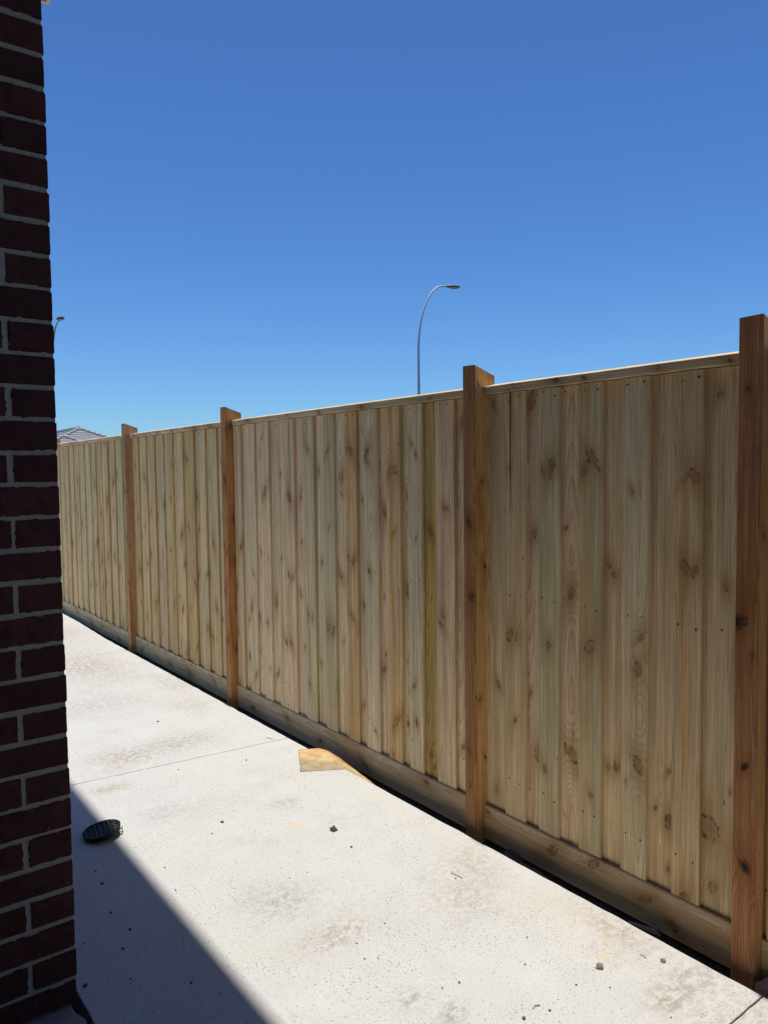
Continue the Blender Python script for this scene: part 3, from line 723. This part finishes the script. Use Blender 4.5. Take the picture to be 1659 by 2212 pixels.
SHD = [(.792, 2.786, 7), (.778, 2.444, 7), (.727, 2.358, 6), (.799, 2.893, 5), (.759, 2.582, 5), (.582, 2.25, 10), (.638, 2.461, 4), (.698, 2.199, 4), (.833, 2.072, 6), (.879, 1.978, 4)]
PL = {(1.662, 2.442): 'dark pebble on the sunlit path just in front of the largest dark stone', (1.35, 2.964): 'dark stone-like pebble on the sunlit path nearest the right side of the drain grate',
      (1.273, 2.896): 'grey pebble lying second nearest to the right of the drain grate', (1.617, 4.428): 'dark flat pebble on the far side of the control joint, farthest on the path',
      (1.753, 3.535): 'dark pebble between the control joint and the amber paper', (1.492, 1.37): 'dark brown pebble beside the pale wood splinter at the bottom',
      (.792, 2.786): 'shaded dark pebble just in front of the drain grate', (.582, 2.25): 'flat dark pebble in the shade against the foot of the brick corner',
      (.778, 2.444): 'oval dark pebble midway along the shaded strip beside the brick wall', (.833, 2.072): 'dark pebble in the deep shade nearest the bottom edge of the picture'}
protos = [rock('pebble', (0, 0, -9), 1, M_STONE, 20 + i, .4, .7, 2).data for i in range(5)]
for o in [o for o in C.objects if o.name.startswith('pebble')]: bpy.data.objects.remove(o)
for (x, y, s_) in LIT + SHD:
    o = bpy.data.objects.new('pebble', rp.choice(protos)); C.objects.link(o); o.location = (x, y, -.0005)
    o.rotation_euler = (0, 0, rp.uniform(0, 6.28)); o.scale = [s_ / 1250 * rp.uniform(.8, 1.15) for _ in range(3)]
    if (x, y) in PL: tag(o, PL[(x, y)], 'pebble', 'pebbles in the shade of the eave' if (x, y, s_) in SHD else 'pebbles scattered on the sunlit path')
    elif (x, y, s_) in SHD: tag(o, 'small dark pebble lying on the shaded concrete beside the brick wall', 'pebble', 'pebbles in the shade of the eave')
    else: tag(o, 'small grey pebble lying loose on the sunlit concrete path', 'pebble', 'pebbles scattered on the sunlit path')
tag(rock('grey_stone', (1.829, 1.375, 0), .0105, plain('grey_stone', (.24, .235, .22), .9, 0, .3, 60), 8, .3, .9, 3), 'rounded pale grey stone on the concrete near the nearest post', 'stone')
tag(rock('grey_stone', (2.004, 1.275, 0), .008, bpy.data.materials['grey_stone'], 9, .3, .8, 3), 'small grey stone near the path edge beside the fence gap', 'stone')
# fine grit nobody could count
gm = MB()
for i in range(1000):
    if rp.random() < .5: x, y = rp.uniform(.6, 2.08), rp.uniform(1, 7)
    else:
        cx, cy = rp.choice([(1.35, 2.9), (1.5, 4.1), (1.3, 1.9), (1.2, 2.5), (1.4, 3.7), (1.7, 4.6), (1.75, 1.5)]); x, y = rp.gauss(cx, .16), rp.gauss(cy, .22)
        if not .6 < x < 2.08: continue
    if abs(y - jy(2, x)) < .01 or abs(y - jy(1, x)) < .01: continue
    s_ = rp.choice([.0007, .001, .0012, .0017, .0022]); a = rp.uniform(0, 6.28)
    p = [(x + s_ * math.cos(a + k * 2.09) * rp.uniform(.7, 1.3), y + s_ * math.sin(a + k * 2.09) * rp.uniform(.7, 1.3), 0) for k in range(3)]
    t_ = (x, y, s_ * rp.uniform(.7, 1.2))
    for k in range(3): gm.poly([p[k], p[(k + 1) % 3], t_])
tag(gm.build('loose_grit', M_STONE), 'fine dark grit scattered over the concrete path', 'grit', kind='stuff')
# soil crumbs fallen at the crumbled corner of the wall and in the gap
cr = MB()
for i in range(260):
    if i < 90: x, y, z = rp.gauss(.553, .008), rp.uniform(1.7, 2.19), -.012
    else: x, y, z = rp.uniform(2.10, 2.185), rp.uniform(.2, 4.5), None
    z = z if z is not None else gz(x, y) - .001
    s_ = rp.uniform(.002, .008)
    a = rp.uniform(0, 6.28); p = [(x + s_ * math.cos(a + k * 1.57), y + s_ * math.sin(a + k * 1.57), z - s_ * .2) for k in range(4)]
    t_ = (x + rp.uniform(-.3, .3) * s_, y, z + s_ * rp.uniform(.5, 1.))
    for k in range(4): cr.poly([p[k], p[(k + 1) % 4], t_])
tag(cr.build('soil_crumbs', M_DIRT), 'dark soil crumbs in the gaps along the slab edges', 'soil', kind='stuff')

def stick(name, pts, r, mat, label):
    mb = MB(); mb.tube(pts, r, 6, at=None); o = mb.build(name, mat); return tag(o, label, 'twig' if 'twig' in name else 'splinter')
stick('twig', [(1.841, 2.05, .002), (1.844, 2.025, .004), (1.849, 1.996, .002)], .0011, M_TWIG, 'thin brown twig on the concrete between the middle post and the grey stones')
stick('twig', [(1.985, 3.762, .002), (1.997, 3.758, .004), (2.004, 3.74, .002), (2.008, 3.718, .003)], .0013, M_TWIG, 'short dark twig on the concrete beside the control joint')
stick('wood_splinter', [(1.54, 1.38, .002), (1.552, 1.384, .004), (1.566, 1.377, .003)], .0019, M_SPLINT, 'pale wood splinter on the concrete at the bottom of the picture')
stick('twig', [(1.977, 1.337, .0015), (1.979, 1.326, .003), (1.976, 1.315, .0015)], .0009, M_TWIG, 'tiny reddish twig near the path edge beside the fence')

# gap: rocks and broken tile
tag(rock('half_buried_rock', (2.158, 2.05, -.10), .058, M_STONE, 31, .3, .8, 3), 'dark half buried rock in the gap just past the middle post', 'rock')
tag(rock('rounded_rock', (2.168, 1.010, -.12), .062, M_ROCK, 36, .16, 1.5, 3), 'rounded brown rock wedged behind the nearest post at the right edge', 'rock')
def chip(name, pts, z, th, label, mat=M_PALE, tz=(0, 0, 0, 0)):
    mb = MB(); a = [(x, y, z + tz[i]) for i, (x, y) in enumerate(pts)]; b = [(p[0], p[1], p[2] + th) for p in a]
    mb.poly(a[::-1]); mb.poly(b)
    for i in range(len(a)): j = (i + 1) % len(a); mb.poly([a[i], a[j], b[j], b[i]])
    return tag(mb.build(name, mat), label, 'tile shard')
chip('tile_shard', [(2.115, 1.475), (2.150, 1.40), (2.180, 1.395), (2.150, 1.485)], -.052, .008, 'white broken tile shard lying in the dark gap near the nearest post', M_PALE, (.035, .03, 0, .01))
chip('tile_shard', [(2.125, 1.97), (2.130, 1.88), (2.160, 1.855), (2.165, 1.95)], -.052, .007, 'brownish tile shard in the dark gap beside the half buried rock', plain('brown_shard', (.24, .19, .15), .8), (.03, .03, 0, 0))

# sheet of amber paper folded over the path edge
rows = [[(1.893, 3.227, .003), (1.94, 3.200, .003), (1.99, 3.169, .002), (2.04, 3.142, .002), (2.088, 3.112, .001), (2.097, 3.03, -.018), (2.100, 2.955, -.03)],
        [(1.935, 3.300, .004), (1.968, 3.262, .004), (2.012, 3.226, .004), (2.056, 3.19, .005), (2.090, 3.150, .003), (2.101, 3.05, -.012), (2.103, 2.945, -.026)],
        [(1.969, 3.363, .010), (2.000, 3.310, .009), (2.038, 3.272, .010), (2.072, 3.225, .011), (2.098, 3.170, .008), (2.108, 3.07, -.004), (2.108, 2.93, -.022)],
        [(2.000, 3.42, .012), (2.033, 3.37, .014), (2.068, 3.326, .020), (2.095, 3.27, .020), (2.113, 3.20, .014), (2.118, 3.08, .0), (2.115, 2.915, -.020)],
        [(2.033, 3.479, .010), (2.070, 3.43, .016), (2.105, 3.385, .026), (2.122, 3.32, .026), (2.130, 3.22, .014), (2.128, 3.09, .0), (2.124, 2.90, -.024)]]
pm = MB(); nu, nv = 24, 16
def bil(u, v):
    a = u * (len(rows[0]) - 1); b = v * (len(rows) - 1); i = min(int(a), len(rows[0]) - 2); j = min(int(b), len(rows) - 2); a -= i; b -= j
    P = [Vector(rows[j + q][i + p]) for q in (0, 1) for p in (0, 1)]
    c = P[0].lerp(P[1], a).lerp(P[2].lerp(P[3], a), b)
    c.z += .0022 * noise.noise(Vector((u * 7, v * 7, 0))) * (.3 + v * 1.4); return c
for i in range(nu):
    for j in range(nv):
        tv = (.84, .64, .34) if (j + .5) / nv > .47 else (.60, .51, .34)  # lit upper half and shaded lower half painted as two tints
        pm.poly([bil(i / nu, j / nv), bil((i + 1) / nu, j / nv), bil((i + 1) / nu, (j + 1) / nv), bil(i / nu, (j + 1) / nv)], None, 0, {'tint': tv}, True)
po = pm.build('paper_sheet', M_PAPER, None, True); tag(po, 'crumpled amber paper sheet folded over the path edge by the fence', 'paper')
sm = po.modifiers.new('t', 'SOLIDIFY'); sm.thickness = .0006

# drain grate lying loose, tipped on its wire clip
gr = thing('drain_grate', 'round black plastic drain grate lying tipped on the shaded concrete', 'drain grate', (.905, 3.16, .004))
gr.rotation_mode = 'QUATERNION'
vd = Vector((.905, 3.16, 0)).normalized()
gr.rotation_quaternion = (Vector((vd.x, vd.y, 0))).to_track_quat('Z', 'Y').to_matrix().to_quaternion() if False else Matrix.Rotation(R(-8.5), 3, vd).to_quaternion()
gr.location.z = .0165
rm = MB(); nn = 48; ro, ri = .076, .0715
for k in range(nn):
    a, b = 2 * math.pi * k / nn, 2 * math.pi * (k + 1) / nn
    def c(r, t, z): return (r * math.cos(t), r * math.sin(t), z)
    rm.poly([c(ro - .004, a, -.004), c(ro - .004, b, -.004), c(ro, b, .016), c(ro, a, .016)], None, 0, None, True)
    rm.poly([c(ri, b, -.004), c(ri, a, -.004), c(ri, a, .0145), c(ri, b, .0145)], None, 0, None, True)
    rm.poly([c(ri, a, .0145), c(ro, a, .016), c(ro, b, .016), c(ri, b, .0145)][::-1])
    rm.poly([c(ri, a, -.004), c(ro - .004, a, -.004), c(ro - .004, b, -.004), c(ri, b, -.004)])
rm.build('rim', M_BLACK, gr)
lt = MB()
def chord(o_, ang):
    h_ = math.sqrt(max(ri * ri - o_ * o_, 0)); ca, sa = math.cos(ang), math.sin(ang)
    pts = []
    for k in range(9):
        s_ = -h_ + 2 * h_ * k / 8; oo = o_ + .0012 * math.sin(s_ * 120)
        pts.append((oo * -sa + s_ * ca, oo * ca + s_ * sa, .0125 + .001 * math.sin(s_ * 200)))
    return pts
for k in range(-3, 4):
    lt.tube(chord(k * .0185, R(20)), .0013, 6); lt.tube(chord(k * .0185 + .004, R(80)), .0013, 6)
lt.build('grille', plain('mottled_grille_plastic', (.16, .15, .135), .4, 0, .6, 90), gr)  # bars in a lighter, mottled grey than the rim
bs = MB(); bs.poly([(.070 * math.cos(2 * math.pi * k / 32), .070 * math.sin(2 * math.pi * k / 32), .000) for k in range(32)]); bs.build('base_mesh', M_BLACK, gr)
cl = MB(); e = Vector((vd.y, -vd.x, 0))
cl.tube([tuple(e * .055 + vd * -.02 + Vector((0, 0, -.002))), tuple(e * .075 + vd * -.01 + Vector((0, 0, -.004))), tuple(e * .079 + vd * .0 + Vector((0, 0, .001))), tuple(e * .078 + vd * -.012 + Vector((0, 0, -.016))), tuple(e * .070 + vd * -.018 + Vector((0, 0, -.032)))], .0022, 6)
cl.tube([tuple(e * .052 + vd * -.03 + Vector((0, 0, -.008))), tuple(e * .074 + vd * -.012 + Vector((0, 0, -.014)))], .0018, 6)
cl.build('clip', M_BLACK, gr)
